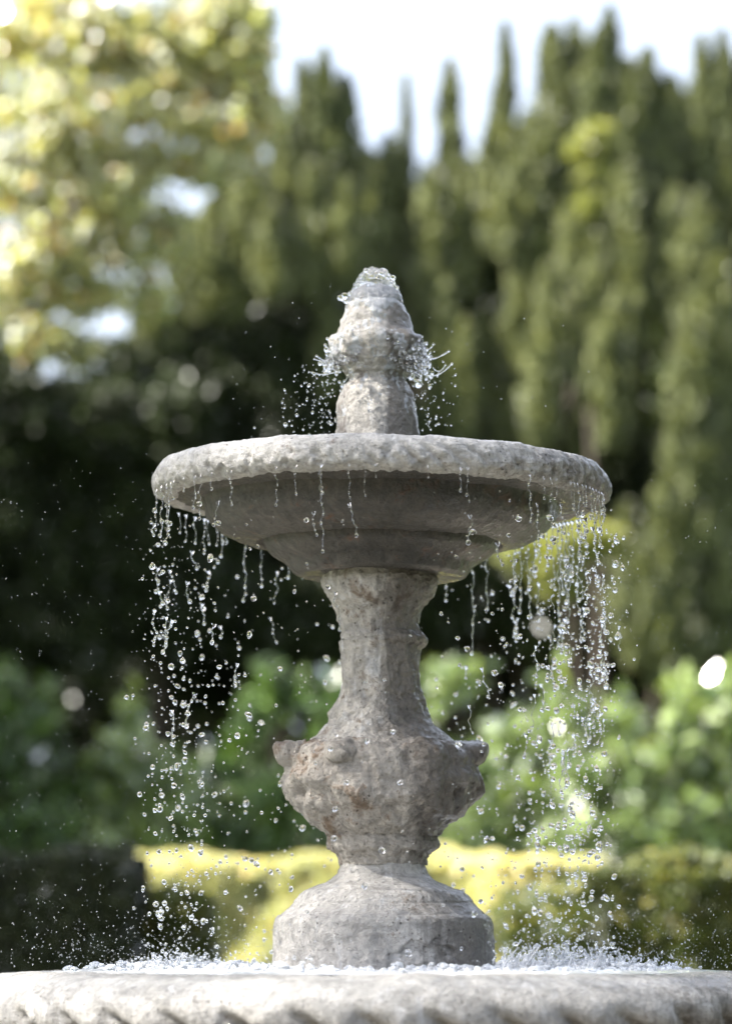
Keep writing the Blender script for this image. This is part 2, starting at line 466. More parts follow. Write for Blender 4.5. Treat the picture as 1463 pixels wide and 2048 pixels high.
# urn
urnp = [(1458, 96), (1470, 117), (1485, 142), (1495, 158), (1505, 168), (1520, 177), (1540, 180), (1560, 180), (1580, 177), (1600, 171), (1615, 163), (1630, 150), (1643, 134), (1655, 118), (1664, 108), (1675, 95), (1690, 80)]
def d_urn(V, th, s, r, z):
    zz = (z - P(0, 1580)[2])
    body = 1 - smooth(P(0, 1500)[2], P(0, 1482)[2], z)
    d = body * (.009 * fbm(V * [15, 15, 11] + 4, 2) + .0075 * fbm(V * 27 + 2, 2) + .005) + .0036 * fbm(V * 62, 3) + .0014 * fbm(V * 150, 2)
    swag = np.cos(3 * (th + .5)) * .018
    d += body * .010 * np.exp(-((zz - swag - .004) / .016) ** 2)         # carved garland
    d += body * .009 * np.exp(-((np.mod(th + .52, np.pi / 3) - np.pi / 6) / .16) ** 2) * smooth(-.06, .05, zz)
    d -= body * .016 * np.exp(-((np.mod(th + .52 + .55, np.pi / 1.5) - .5) / .08) ** 2 - ((zz + .01) / .012) ** 2)
    return d
urn = child(lathe('urn', prof_px(urnp), 420, 190, M['urn'], None, d_urn, centre))
# horn-like leaf tips round the shoulder
def horn(ang, size, droop=0.0):
    n, k = 34, 30
    zs = P(0, 1512)[2]; r0 = 150 * pxm(1510)
    V = []
    for i in range(n + 1):
        u = i / n
        rr = r0 + u * (.064 * size)
        zc = zs + .004 + .009 * u ** 1.3 * size - droop * u * u
        w_ = (.030 * (1 - u) ** .7 + .019) * size; h_ = (.022 * (1 - u) ** .9 + .0165) * size
        if u > .80: w_ *= math.sqrt(max(0, 1 - ((u - .80) / .20) ** 2)) + .02; h_ *= math.sqrt(max(0, 1 - ((u - .80) / .20) ** 2)) + .02
        for j in range(k):
            a = 2 * math.pi * j / k
            V.append((rr, w_ * math.cos(a), zc + h_ * math.sin(a) - h_ * .25))
    V = np.array(V)
    V += (.005 * fbm(V * 45 + ang * 3, 3) + .0016 * fbm(V * 120 + ang, 2))[:, None] * np.array([.6, 1, 1])
    c, s_ = math.cos(ang), math.sin(ang)
    X = V[:, 0] * c - V[:, 1] * s_; Y = V[:, 0] * s_ + V[:, 1] * c
    V = np.stack([X + centre(zs), Y, V[:, 2]], 1)
    a = (np.arange(n)[:, None] * k + np.arange(k)[None]).ravel(); b = (np.arange(n)[:, None] * k + (np.arange(k)[None] + 1) % k).ravel()
    F = np.stack([a, b, b + k, a + k], 1)
    child(make('leaf_tip', V, F, M['urn']), urn)
for q, (sz, dr) in enumerate([(1.0, -.004), (.85, .0), (.85, 0), (1.0, .0), (.82, .012), (.62, .015)]):
    horn(q * math.pi / 3 + (.02 if q in (0, 3) else .04), sz, dr)

# base
collar = [(1650, 90), (1662, 102), (1668, 104), (1676, 109), (1684, 111), (1694, 109), (1700, 104), (1706, 97), (1716, 90), (1730, 87)]
def d_collar(V, th, s, r, z): return .0050 * fbm(V * 34 + 11, 3) + .0026 * fbm(V * 80, 3) + .001 * fbm(V * 160, 2)
child(lathe('collar', prof_px(collar), 280, 64, M['urn'], None, d_collar, centre))
basep = [(1708, 76), (1722, 84), (1734, 87), (1748, 92), (1758, 103), (1766, 118), (1773, 136), (1777, 143), (1782, 158), (1790, 168), (1804, 179), (1816, 187), (1823, 196), (1830, 209), (1837, 216), (1845, 219), (1880, 220), (1950, 221), (2030, 221)]
def d_base(V, th, s, r, z):
    d = .0030 * fbm(V * 9 + 3, 3) + .0016 * fbm(V * [30, 30, 70], 3) + .0007 * fbm(V * 120, 2)
    drum = 1 - smooth(P(0, 1870)[2], P(0, 1850)[2], z)
    d += drum * .0022 * fbm(V * 55 + 7, 4)
    # a flake of render has come away from the front of the drum
    q = ((th - rad(293)) / .36) ** 2 + ((z - P(0, 1912)[2]) / .030) ** 2 + .9 * fbm(V * 30 + 5, 3)
    d -= drum * .0045 * (1 - smooth(.8, 1.0, q)) * (1 + .9 * fbm(V * 60, 3))
    d -= .0020 * np.exp(-((z - P(0, 1828)[2]) / .002) ** 2) + .0018 * np.exp(-((z - P(0, 1806)[2]) / .0016) ** 2)
    return d
child(lathe('pedestal_base', prof_px(basep), 420, 190, M['base'], None, d_base, centre))

# lower basin: rim with gadroons, body and foot
Rr = [(.600, -.10), (.628, -.030), (.646, -.006), (.668, .001), (.700, .000), (.735, -.002), (.765, -.008), (.792, -.020), (.812, -.038), (.822, -.058), (.822, -.080), (.812, -.096), (.795, -.104), (.77, -.106), (.74, -.102)]
def d_brim(V, th, s, r, z):
    ph = th * 44 + (z + .05) * 45 + .5 * fbm(V * 5, 2)
    g = -(1 - (.5 + .5 * np.cos(ph))) ** 4
    wt = smooth(-.045, -.085, z) * smooth(.76, .80, r)
    low = smooth(-.02, -.07, z) * smooth(.77, .80, r)
    return g * wt * .020 + low * .004 * np.cos(ph) + .0030 * fbm(V * 6, 3) + .0018 * fbm(V * 26, 3) + .0008 * fbm(V * 90, 2) + wt * .003 * fbm(V * 50, 3)
basin = child(lathe('basin', [(.05, -.30), (.45, -.28), (.58, -.16), (.612, -.06), (.66, -.03), (.72, -.06), (.775, -.10), (.76, -.125), (.70, -.17), (.55, -.26), (.36, -.32), (.24, -.36), (.21, -.45), (.25, -.55), (.33, -.60), (.36, -.64), (.36, -.74)],
                    300, 150, M['base'], None, rough_disp(.004, .002, .001), lambda z: 0 * z + .012))
child(lathe('rim', Rr, 1300, 56, M['basin_rim'], None, d_brim, lambda z: 0 * z + .012), basin)

# ------------------------------------------------------------------ water in the basin
nr, nth = 150, 900
rr = np.linspace(.19, .664, nr); th = np.linspace(0, 2 * np.pi, nth, endpoint=False)
TH, R_ = np.meshgrid(th, rr)
V = np.stack([(R_ * np.cos(TH)).ravel() + .012, (R_ * np.sin(TH)).ravel(), np.zeros(R_.size)], 1)
fall = np.exp(-((R_.ravel() - .42) / .11) ** 2)
side = .45 + .55 * np.abs(np.cos(TH.ravel()))
V[:, 2] = .0008 + .0022 * fbm(V * 22, 3) * (1 - smooth(.62, .66, R_.ravel())) + fall * side * (.008 * np.abs(fbm(V * 34 + 5, 3)) + .004 * fbm(V * 80, 2)) + .0030 * (1 - smooth(.58, .66, R_.ravel()))
a = (np.arange(nr - 1)[:, None] * nth + np.arange(nth)[None]).ravel(); b = (np.arange(nr - 1)[:, None] * nth + (np.arange(nth)[None] + 1) % nth).ravel()
tag(make('water', V, np.stack([a, b, b + nth, a + nth], 1), M['foam']), kind='structure')

# ------------------------------------------------------------------ threads, splashes and drops
def tube(path, radii, k=7):
    path = np.asarray(path, float); n = len(path)
    T = np.gradient(path, axis=0); T /= np.linalg.norm(T, axis=1)[:, None] + 1e-9
    ref = np.array([.3, .9, .2]); A = np.cross(T, ref); A /= np.linalg.norm(A, axis=1)[:, None] + 1e-9
    B = np.cross(T, A)
    ang = np.linspace(0, 2 * np.pi, k, endpoint=False)
    V = (path[:, None] + np.asarray(radii)[:, None, None] * (A[:, None] * np.cos(ang)[None, :, None] + B[:, None] * np.sin(ang)[None, :, None])).reshape(-1, 3)
    a = (np.arange(n - 1)[:, None] * k + np.arange(k)[None]).ravel(); b = (np.arange(n - 1)[:, None] * k + (np.arange(k)[None] + 1) % k).ravel()
    q = np.stack([a, b, b + k, a + k], 1)
    F = np.concatenate([q[:, [0, 1, 2]], q[:, [0, 2, 3]]])
    return V, F
def blob(c, r, lvl=1, el=1.0, axis=None):
    V, F = (ICO1, ICO2, ICO3)[lvl - 1]
    W = V * r
    W = W * np.array([1, 1, el])
    if axis is not None:
        q = Vector((0, 0, 1)).rotation_difference(Vector(axis)).to_matrix()
        W = W @ np.array(q).T
    return W + c, F
def drip(soup, p0, length, r0, sway=0.006, vdir=(0, 0, -1), g=0.0, tail=True, beads=True):
    n = max(8, int(length / .0022))
    s = np.linspace(0, 1, n)
    d = np.array(vdir, float); d /= np.linalg.norm(d)
    path = p0 + d * (s * length)[:, None]
    path[:, 2] -= g * (s * length) ** 2
    ph = rng.uniform(0, 50)
    seed = np.stack([s * length * 38 + ph, s * 0 + ph, s * 0], 1)
    path[:, 0] += (sway * noise(seed) + sway * .45 * noise(seed * 3.1 + 4)) * np.minimum(1, s * 4); path[:, 1] += sway * noise(seed + 9) * np.minimum(1, s * 4)
    wv = np.abs(noise(np.stack([s * length * 95 + ph, s * 0, s * 0 + ph], 1)))
    radii = r0 * (.45 + 1.0 * wv * (.4 + s)) * (1.0 - .25 * s)
    radii[0] = r0 * 2.6; radii[1] = r0 * 2.0; radii[2] = r0 * 1.5
    radii[-1] = r0 * .15
    soup.add(*tube(path, radii))
    if beads:
        for i in range(n // 8, n, max(4, n // 9)):
            if rng.random() < .55: soup.add(*blob(path[i] + rng.normal(0, r0 * .4, 3), r0 * rng.uniform(1.0, 1.7), 2, rng.uniform(.9, 1.5)))
    if tail:
        soup.add(*blob(path[-1], r0 * rng.uniform(1.5, 2.3), 2, 1.25))
    return path[-1]

def rim_point(xpx, near, r=.445, z=.920):
    """point on the lower edge of the upper rim whose picture column is xpx"""
    Y = 0.0
    for _ in range(6):
        X = CAM[0] + (xpx - 731.5) / FPX * (Y - CAM[1]) / _cp * .985
        c = np.clip(X / r, -.999, .999)
        Y = (-1 if near else 1) * r * math.sqrt(1 - c * c)
    X = c * r
    return np.array([X, Y, z - X * math.sin(rad(.9))])
GT = 'water threads hanging from the upper bowl rim'
threads = []
# near rim, left to right: x in the photograph, length in px, radius in mm
near = [(305, 90, 1.6), (314, 110, 1.9), (325, 85, 1.6), (333, 105, 1.8), (340, 40, 1.3), (360, 30, 1.0), (384, 70, 1.4), (394, 95, 1.4), (417, 36, 1.3), (457, 74, 1.3), (549, 82, 1.3), (588, 60, 1.5), (640, 60, 1.7), (641, 180, 1.7), (697, 88, 1.2), (728, 66, 1.0),
        (752, 28, 0.9), (858, 26, 0.9), (925, 50, 1.6), (938, 70, 1.1), (1066, 100, 1.7), (1093, 48, 1.2), (1108, 50, 1.2), (1118, 34, .9), (1148, 62, 1.2), (1156, 74, 1.2), (1163, 80, 1.4), (1172, 60, 1.4), (1180, 44, 1.3),
        (1188, 70, 1.4), (1194, 110, 1.7), (1200, 92, 1.5), (1206, 120, 1.6), (1211, 64, 1.5), (1215, 50, 1.4)]
for x, L, r in near:
    s = Soup()
    p = rim_point(x, True)
    drip(s, p, L / 1110.0, r / 1000 * .95)
    where = ('hanging at the left end of the upper rim' if x < 345 else 'before the bowl, left of the middle' if x < 620 else 'hanging across the middle of the bowl' if x < 800 else 'before the bowl, right of the middle' if x < 1090 else 'at the right end of the upper rim')
    threads.append((s, where, 'thread of water'))
far = [(352, 30, 1.2), (366, 44, 1.3), (386, 42, 1.4), (404, 60, 1.4), (412, 40, 1.2), (430, 40, 1.2), (442, 60, 1.7), (448, 30, 1.3), (486, 95, 1.8), (520, 62, 1.5), (575, 40, 1.8), (616, 24, 1.3),
       (893, 80, 1.7), (948, 190, 2.0), (975, 100, 1.8), (1030, 150, 1.9), (1045, 110, 2.1), (1060, 170, 1.7), (1072, 90, 1.8), (1082, 60, 1.4), (1098, 70, 1.7), (1110, 120, 1.6), (1120, 200, 2.2), (1127, 130, 2.2), (1135, 150, 2.2), (1142, 190, 1.8), (1150, 110, 1.8), (1160, 150, 1.6), (1168, 90, 1.6), (1178, 60, 1.4)]
for x, L, r in far:
    s = Soup()
    p = rim_point(x, False)
    yb = 10 if x < 470 or x > 1055 else 60
    drip(s, p - np.array([0, 0, .01]), (L + yb) / 980.0, r / 1000)
    where = 'falling behind the left end of the bowl' if x < 470 else 'falling behind the bowl left of the column' if x < 700 else 'falling behind the bowl just right of the column' if x < 1050 else 'falling behind the right end of the bowl'
    threads.append((s, where, 'strand of water'))
ORD = ['leftmost', 'second', 'third', 'fourth', 'fifth', 'sixth', 'seventh', 'eighth', 'ninth', 'tenth', 'eleventh', 'twelfth', 'thirteenth', 'fourteenth', 'fifteenth']
cnt = {}
for s, where, what in threads:
    k = cnt.get(where, 0); cnt[where] = k + 1
    tag(s.build('water_thread', M['water']), (ORD[k] + (' ' if k == 0 else ' from left, ') + what + ' ' + where), 'water', 'water threads falling from the upper rim')

# the shower of drops between upper rim and basin
drop_meshes = []
for q in range(7):
    V0, F0 = ICO3
    W = V0 * (1 + .26 * fbm(V0 * 1.1 + q * 7, 2))[:, None]
    o = make('water_drop', W, F0, M['water'])
    drop_meshes.append(o.data); bpy.data.objects.remove(o)
drops = []   # x, y, z, r, region
def side_sample(right):
    return rng.normal(0, rad(40)) if right else np.pi + rng.normal(0, rad(44))
zwater = .004
for right, count in ((True, 1050), (False, 560)):
    for k in range(count):
        u = rng.random()
        fallen = u ** (.85 if right else .8)
        th_ = side_sample(right)
        r_ = .452 - .10 * fallen * rng.random() + rng.normal(0, .012 + .018 * fallen)
        if right and rng.random() < .45:           # the dense curtain a little inside the rim's right end
            th_ = (1 if rng.random() < .5 else -1) * abs(rng.normal(rad(38), rad(13))); r_ += rng.normal(-.01, .02)
        x = r_ * math.cos(th_); y = r_ * math.sin(th_)
        z = .88 - .87 * fallen
        r = rng.lognormal(math.log(.0026), .42)
        r = min(r, .0054)
        drops.append((x, y, z, r, 'right' if right else 'left'))
for k in range(46):                                   # the few in front of the stone
    th_ = rng.uniform(rad(215), rad(325)); r_ = .455 + rng.normal(0, .01)
    drops.append((r_ * math.cos(th_), r_ * math.sin(th_), rng.uniform(.05, .86), min(.0048, rng.lognormal(math.log(.0024), .3)), 'front'))
for k in range(60):
    th_ = rng.uniform(rad(40), rad(140)); r_ = .44 + rng.normal(0, .02)
    drops.append((r_ * math.cos(th_), r_ * math.sin(th_), rng.uniform(.05, .80), min(.005, rng.lognormal(math.log(.0024), .3)), 'back'))
drops.sort(key=lambda d: -d[3])
SIDE = {'right': 'right of', 'left': 'left of', 'front': 'in front of', 'back': 'behind'}
for i, (x, y, z, r, reg) in enumerate(drops[:300]):
    o = bpy.data.objects.new('water_drop', drop_meshes[i % 7])
    o.location = (x, y, z)
    e = rng.uniform(.8, 1.6)
    o.scale = (r, r * rng.uniform(.9, 1.1), r * e)
    o.rotation_euler = (rng.normal(0, .5), rng.normal(0, .5), rng.uniform(0, 6.28))
    part = 'the narrow column just under the bowl' if z > .58 else 'the flared foot of the column' if z > .43 else 'the ball-shaped urn' if z > .24 else 'the pedestal base'
    size = 'biggest' if r > .0055 else 'big' if r > .0045 else 'medium'
    tag(o, '%s clear water drop falling %s %s' % (size, SIDE[reg], part), 'water drop', '%s drops %s %s' % (size, SIDE[reg], part))
    col.objects.link(o)
small = {True: Soup(), False: Soup()}
def put(s, c, r, el=1.15, lvl=2):
    ax = Vector((rng.normal(0, .5), rng.normal(0, .5), 1)).normalized()
    s.add(*blob(np.array(c), r, lvl, el, ax))
for x, y, z, r, reg in drops[300:]:
    put(small[x > 0], (x, y, z), r * .92, rng.uniform(.85, 1.5))
    if rng.random() < .30:
        put(small[x > 0], (x + rng.normal(0, .006), y, z + rng.normal(0, .008)), r * .5, 1.2)
for k in range(95):                                    # short strands breaking up below the rim
    right = rng.random() < .72
    th_ = side_sample(right) * 1.0; f = rng.random() ** 1.4 * .55; r_ = .448 - .05 * f + rng.normal(0, .008)
    if right and rng.random() < .5: th_ = (1 if rng.random() < .5 else -1) * abs(rng.normal(rad(36), rad(12)))
    p0 = np.array([r_ * math.cos(th_), r_ * math.sin(th_), .87 - .87 * f])
    drip(small[right], p0, rng.uniform(.02, .07), rng.uniform(.0011, .0021), .009, (rng.normal(0, .12), rng.normal(0, .1), -1))
for k in range(1100):                                  # satellites in the curtain
    right = rng.random() < .66
    th_ = side_sample(right); f = rng.random(); r_ = .45 - .07 * f + rng.normal(0, .03)
    put(small[right], (r_ * math.cos(th_), r_ * math.sin(th_), .88 - .87 * f), rng.uniform(.0006, .0015), 1.2, 1)
tag(small[True].build('small_drops', M['water']), 'small water drops scattered through the shower right of the column', 'water drops', kind='stuff')
tag(small[False].build('small_drops', M['water']), 'small water drops scattered through the shower left of the column', 'water drops', kind='stuff')

# spray round the finial
fs = Soup()
zc = centre(P(0, 700)[2])
for k in range(250):
    right = rng.random() < .70
    th_ = (rng.normal(0, rad(42)) if right else np.pi + rng.normal(0, rad(38)))
    ypx = rng.uniform(690, 742)
    p0 = np.array([zc + .076 * math.cos(th_), .076 * math.sin(th_), P(0, ypx)[2]])
    out = np.array([math.cos(th_), math.sin(th_) + rng.normal(0, .4), rng.normal(-.25, .5)])
    L = rng.uniform(.006, .034) * (1.15 if right else 1.0)
    drip(fs, p0, L, rng.lognormal(math.log(.0014), .4), .009, out, g=rng.uniform(-4, 9))
for (x0, y0, x1, y1, r) in [(835, 712, 897, 702, 1.3), (850, 750, 903, 727, 1.3), (865, 735, 890, 730, 1.1), (672, 722, 633, 712, 1.3), (668, 716, 628, 718, .9), (675, 742, 624, 745, 1.3), (668, 696, 650, 690, 1.6), (845, 690, 866, 688, 1.4), (850, 700, 860, 705, 1.5), (700, 600, 680, 596, 3.0)]:
    a_, b_ = P(x0, y0, -.01), P(x1, y1, -.02)
    n = 22; s = np.linspace(0, 1, n)[:, None]
    path = a_ + (b_ - a_) * s; path[:, 2] += -.010 * np.sin(s[:, 0] * np.pi) * (1 if x0 > 750 else .5)
    fs.add(*tube(path, r / 1000 * (.7 + .5 * np.abs(np.sin(s[:, 0] * 9)))))
    fs.add(*blob(path[-1], r / 1000 * 1.9, 2)); fs.add(*blob(path[10], r / 1000 * 1.5, 2))
for k in range(240):
    right = rng.random() < .72
    th_ = (rng.normal(0, rad(45)) if right else np.pi + rng.normal(0, rad(40)))
    q_ = .074 + abs(rng.normal(0, .014 if right else .009))
    V0, F0 = ICO2
    W = V0 * (1 + .4 * fbm(V0 * 1.6 + k, 2))[:, None] * rng.uniform(.0012, .0034)
    fs.add(W + np.array([zc + q_ * math.cos(th_), q_ * math.sin(th_), P(0, rng.uniform(684, 745))[2]]), F0)
tag(fs.build('splash', M['water']), 'lacy splash of water thrown off the cup of the finial', 'splash', kind='stuff')
sp = Soup()
for k in range(330):
    right = rng.random() < .36
    ypx = rng.uniform(730, 856) if not right else rng.uniform(720, 856)
    off = abs(rng.normal(0, 1)) * (.034 + (.030 if not right else .0) * smooth(735, 800, ypx)) + .006
    R0 = .082
    th_ = (rng.normal(0, rad(30)) if right else np.pi + rng.normal(0, rad(30)))
    rr_ = R0 + off
    put(sp, (zc + rr_ * math.cos(th_), rr_ * math.sin(th_), P(0, ypx)[2]), rng.lognormal(math.log(.0011), .5), rng.uniform(.9, 1.7))
for k in range(60):
    put(sp, P(rng.uniform(440, 1180), rng.uniform(560, 930), rng.uniform(-.3, .3)), rng.uniform(.0005, .0012), 1.1, 1)
for k in range(90):                                    # beads running down the finial's skirt
    th_ = rng.uniform(np.pi, 2 * np.pi); ypx = rng.uniform(690, 850)
    hw = np.interp(ypx, [f[0] for f in fin], [f[1] for f in fin]) * pxm(ypx)
    put(sp, (centre(P(0, ypx)[2]) + (hw + .0025) * math.cos(th_), (hw + .0025) * math.sin(th_), P(0, ypx)[2]), rng.uniform(.0008, .002), 1.4)
tag(sp.build('spray', M['water']), 'loose spray of tiny drops flying around the finial above the bowl', 'spray', kind='stuff')

# water welling over the tip
capp = [(541, 2), (544, 12), (549, 22), (557, 30), (568, 38), (580, 44), (590, 49), (598, 52), (606, 53)]
def d_cap(V, th, s, r, z):
    return (.0060 * fbm(V * 60 + 1, 3) + .0050 * np.abs(fbm(V * 110 + 4, 2))) * (1 - .75 * s) + .0015
filmp = [(566, 30)] + [f for f in fin if 575 < f[0] < 850]
def d_film(V, th, s, r, z):
    top = smooth(P(0, 640)[2], P(0, 585)[2], z)
    cup = np.exp(-((z - P(0, 712)[2]) / .022) ** 2) * (.4 + .6 * np.abs(np.cos(th)))
    return d_fin(V, th, s, r, z) + .0006 + .0030 * top + .0016 * cup + .0022 * fbm(V * [42, 42, 22] + 3, 3) + .0010 * fbm(V * 120, 2) - .0016
tag(lathe('water_film', prof_px(filmp), 320, 200, M['foam'], None, d_film, centre), 'broken white sheet of water running down the finial', 'water')
tip = Soup()
o = lathe('tip_water', prof_px(capp), 140, 60, M['water'], None, d_cap, centre)
tag(o, 'clear water welling up and spilling over the pointed tip of the finial', 'water')
for x, y, r in [(738, 546, 8), (765, 546, 11), (752, 548, 6), (785, 556, 6), (722, 560, 5), (793, 575, 4.5), (796, 585, 4), (712, 572, 5), (689, 592, 7), (700, 588, 5.5), (731, 541, 5), (775, 553, 7)]:
    tip.add(*blob(P(x, y, rng.uniform(-.03, -.005)), r * pxm(y), 3, rng.uniform(.85, 1.1)))
tag(tip.build('bubbles', M['water']), 'cluster of round water blobs bulging at the very tip of the finial', 'water', kind='stuff')

# splashes on the basin water, left and right
for right in (False, True):
    s = Soup()
    nc = 80 if right else 34
    for c_ in range(nc):
        th0 = side_sample(right) * .9; r0_ = rng.normal(.42, .06)
        if r0_ < .25 or r0_ > .60: continue
        Hc = min(.040, rng.lognormal(math.log(.015 if right else .014), .55)) * 1.25 * (1 + .5 * (right and abs(r0_ * math.cos(th0) - .24) < .13)); spread_ = rng.uniform(.006, .022)
        for k in range(rng.integers(2, 5)):
            c = np.array([r0_ * math.cos(th0) + .012 + rng.normal(0, spread_), r0_ * math.sin(th0) + rng.normal(0, spread_), .001])
            H = Hc * rng.uniform(.35, 1.0)
            n = max(8, int(H / .0016)); t_ = np.linspace(0, 1, n)
            lean = (c[:2] - np.array([r0_ * math.cos(th0) + .012, r0_ * math.sin(th0)])) / spread_ * .35 + rng.normal(0, .25, 2)
            path = c + np.stack([lean[0] * H * t_ ** 1.6, lean[1] * H * t_ ** 1.6, H * t_], 1)
            path[:, 0] += .003 * noise(np.stack([t_ * H * 130 + k * 3.3 + c_, t_ * 0, t_ * 0], 1)) * t_
            rd = (.0085 * (1 - t_) ** 2.5 + .0021 * (.4 + 1.4 * np.abs(noise(np.stack([t_ * H * 200, t_ * 0 + k * 1.7 + c_, t_ * 0], 1)))))
            s.add(*tube(path, rd, 8)); s.add(*blob(path[-1], rng.uniform(.0016, .0034), 2, rng.uniform(.8, 1.4)))
            for _ in range(4): s.add(*blob(path[-1] + np.array([rng.normal(0, .012), rng.normal(0, .012), rng.uniform(-.008, .020)]), rng.uniform(.0008, .0026), 2, rng.uniform(.8, 1.4)))
    for k in range(900 if right else 520):             # low churned lumps
        th_ = side_sample(right); r_ = rng.normal(.41, .08)
        if r_ < .24 or r_ > .63: continue
        V0, F0 = ICO2
        W = V0 * (1 + .45 * fbm(V0 * 1.7 + k, 2))[:, None] * rng.uniform(.0025, .009) * np.array([1.3, 1.3, .9])
        s.add(W + np.array([r_ * math.cos(th_), r_ * math.sin(th_), .003 + rng.random() ** 3 * .012]), F0)
    tag(s.build('splash', M['foam']), 'churned splashes leaping from the basin water %s of the pedestal base' % ('right' if right else 'left'), 'splash', kind='stuff')
# fine spray above the basin and drifting left and right
for right in (False, True):
    s = Soup()
    for k in range(1200 if right else 850):
        x = (1 if right else -1) * abs(rng.normal(.44, .17)); y = rng.normal(0, .25)
        z = .01 + abs(rng.exponential(.055))
        if z > .3: continue
        put(s, (x, y, z), rng.uniform(.0004, .0010), rng.uniform(1, 1.6), 1)
    for k in range(420 if right else 330):
        x = (1 if right else -1) * rng.uniform(.38, .78); y = rng.uniform(-.4, .4); z = rng.uniform(.05, .95)
        put(s, (x, y, z), rng.uniform(.0003, .0008), rng.uniform(1, 1.6), 1)
    tag(s.build('fine_spray', M['mist']), 'fine mist of spray specks drifting %s of the pedestal above the basin' % ('right' if right else 'left'), 'spray', kind='stuff')

# ------------------------------------------------------------------ foliage
def unit(v): return v / (np.linalg.norm(v, axis=1)[:, None] + 1e-9)
def leaves(C, D, Nn, L, W, fold=.2):
    D = unit(D); S = unit(np.cross(D, Nn)); Nn = np.cross(S, D)
    L = L[:, None]; W = W[:, None]
    a = C - D * L * .5; b = C + S * W * .5 + Nn * W * fold; c = C + D * L * .5; d = C - S * W * .5 + Nn * W * fold
    V = np.stack([a, b, c, d], 1).reshape(-1, 3)
    n = len(C); q = np.arange(n)[:, None] * 4 + np.array([0, 1, 2, 3])
    t = np.repeat(rng.random(n), 4)
    return V, q, t
class Foliage:
    def __init__(s): s.C = []; s.D = []; s.N = []; s.L = []; s.W = []
    def add(s, C, D, Nn, L, W):
        s.C.append(C); s.D.append(D); s.N.append(Nn); s.L.append(L); s.W.append(W)
    def build(s, m, parent, name='foliage', origin=(0, 0, 0)):
        V, F, t = leaves(np.concatenate(s.C) - np.array(origin), np.concatenate(s.D), np.concatenate(s.N), np.concatenate(s.L), np.concatenate(s.W))
        o = make(name, V, F, m, parent, smooth_=False, tint=t)
        o['kind'] = 'stuff'
        return o
def plume(f, base, top_z, radius, n, L=.11, W=.05, widest=.35, lean=(0, 0)):
    z0 = base[2]; H = top_z - z0
    t = rng.random(n) ** .95
    prof = np.where(t < widest, .62 + .38 * np.sin(t / widest * np.pi / 2), np.cos((t - widest) / (1 - widest) * np.pi / 2) ** .55)
    th = rng.uniform(0, 2 * np.pi, n); u = rng.random(n) ** .33
    dirv = np.stack([np.cos(th), np.sin(th), t * 0], 1)
    lump = 1 + .85 * fbm(np.stack([np.cos(th) * 1.2 + base[0] * 3, np.sin(th) * 1.2 + base[1] * 3, t * H * 2.2], 1), 3)
    R = radius * prof * lump * u
    C = np.array(base) + dirv * R[:, None]; C[:, 2] = z0 + t * H
    C[:, 0] += lean[0] * t * t; C[:, 1] += lean[1] * t * t
    D = dirv * .55 + np.array([0, 0, 1.0]) + rng.normal(0, .38, (n, 3))
    Nn = dirv + np.array([0, 0, .35]) + rng.normal(0, .45, (n, 3))
    f.add(C, D, Nn, rng.uniform(.6, 1.35, n) * L, rng.uniform(.6, 1.3, n) * W)
def clump(f, c, rxyz, n, L=.10, W=.05, hang=0.0, up=.5, surf=.4, lumpf=1.5, lumpa=.5, spread=.6):
    v = unit(rng.normal(0, 1, (n, 3)))
    rr = rng.random(n) ** surf
    lump = 1 + lumpa * fbm(v * lumpf + np.array(c) * 2.3, 3)
    C = np.array(c) + v * (rr * lump)[:, None] * np.array(rxyz)
    D = v * .7 + np.array([0, 0, -hang]) + rng.normal(0, spread, (n, 3))
    Nn = v * .6 + np.array([0, 0, up]) + rng.normal(0, .6, (n, 3))
    f.add(C, D, Nn, rng.uniform(.6, 1.3, n) * L, rng.uniform(.6, 1.3, n) * W)
def trunk(parent, p0, p1, r0, r1, bend=.1, name='trunk'):
    n = 14; t = np.linspace(0, 1, n)
    path = np.array(p0) + (np.array(p1) - np.array(p0)) * t[:, None]
    path[:, 0] += bend * np.sin(t * 3.1); path[:, 1] += bend * .5 * np.sin(t * 2.3)
    V, F = tube(path, r0 + (r1 - r0) * t, 10)
    return make(name, V, F, M['bark'], parent)
def gl(x, Y): return np.array([P(x, 1500, Y)[0], Y, GZ])
def hm(px, y, Y): return px * pxm(y, Y)

def yew(xb, Y, plumes, label, fillers=()):
    g = gl(xb, Y)
    root = tag(empty('yew_tree', g), label, 'tree', 'upright yews behind the fountain')
    f = Foliage()
    for (x, yt, wpx, yb, dy) in plumes:
        YY = Y + dy
        p = P(x, yb, YY); zt = P(x, yt, YY)[2]
        r = hm(wpx, yt, YY) * .52
        H = zt - p[2]
        n = int(1500 * (H + .5) * (r + .12) * 3.6)
        plume(f, p, zt, r, n)
    f.build(M['yew'], root, origin=g)
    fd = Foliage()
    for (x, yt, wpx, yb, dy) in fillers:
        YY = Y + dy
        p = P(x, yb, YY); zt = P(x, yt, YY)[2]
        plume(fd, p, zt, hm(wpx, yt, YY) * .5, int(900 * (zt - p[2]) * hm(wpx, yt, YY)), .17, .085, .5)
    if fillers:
        o = fd.build(M['dark'], root, name='shaded_inner_foliage', origin=g)  # dark leaf colour put in for the shade between the plumes
    top = P(xb, min(p_[1] for p_ in plumes) + 350, Y + .6)
    trunk(root, (0, .6, 0), np.array([0, .6, top[2] - GZ]), .22, .06, .05)
    for k in range(4):
        trunk(root, (0, .6, .5 + .5 * k), (rng.uniform(-1.2, 1.2), rng.uniform(.2, 1), 2.5 + k), .09, .03, .05, 'limb')
    return root

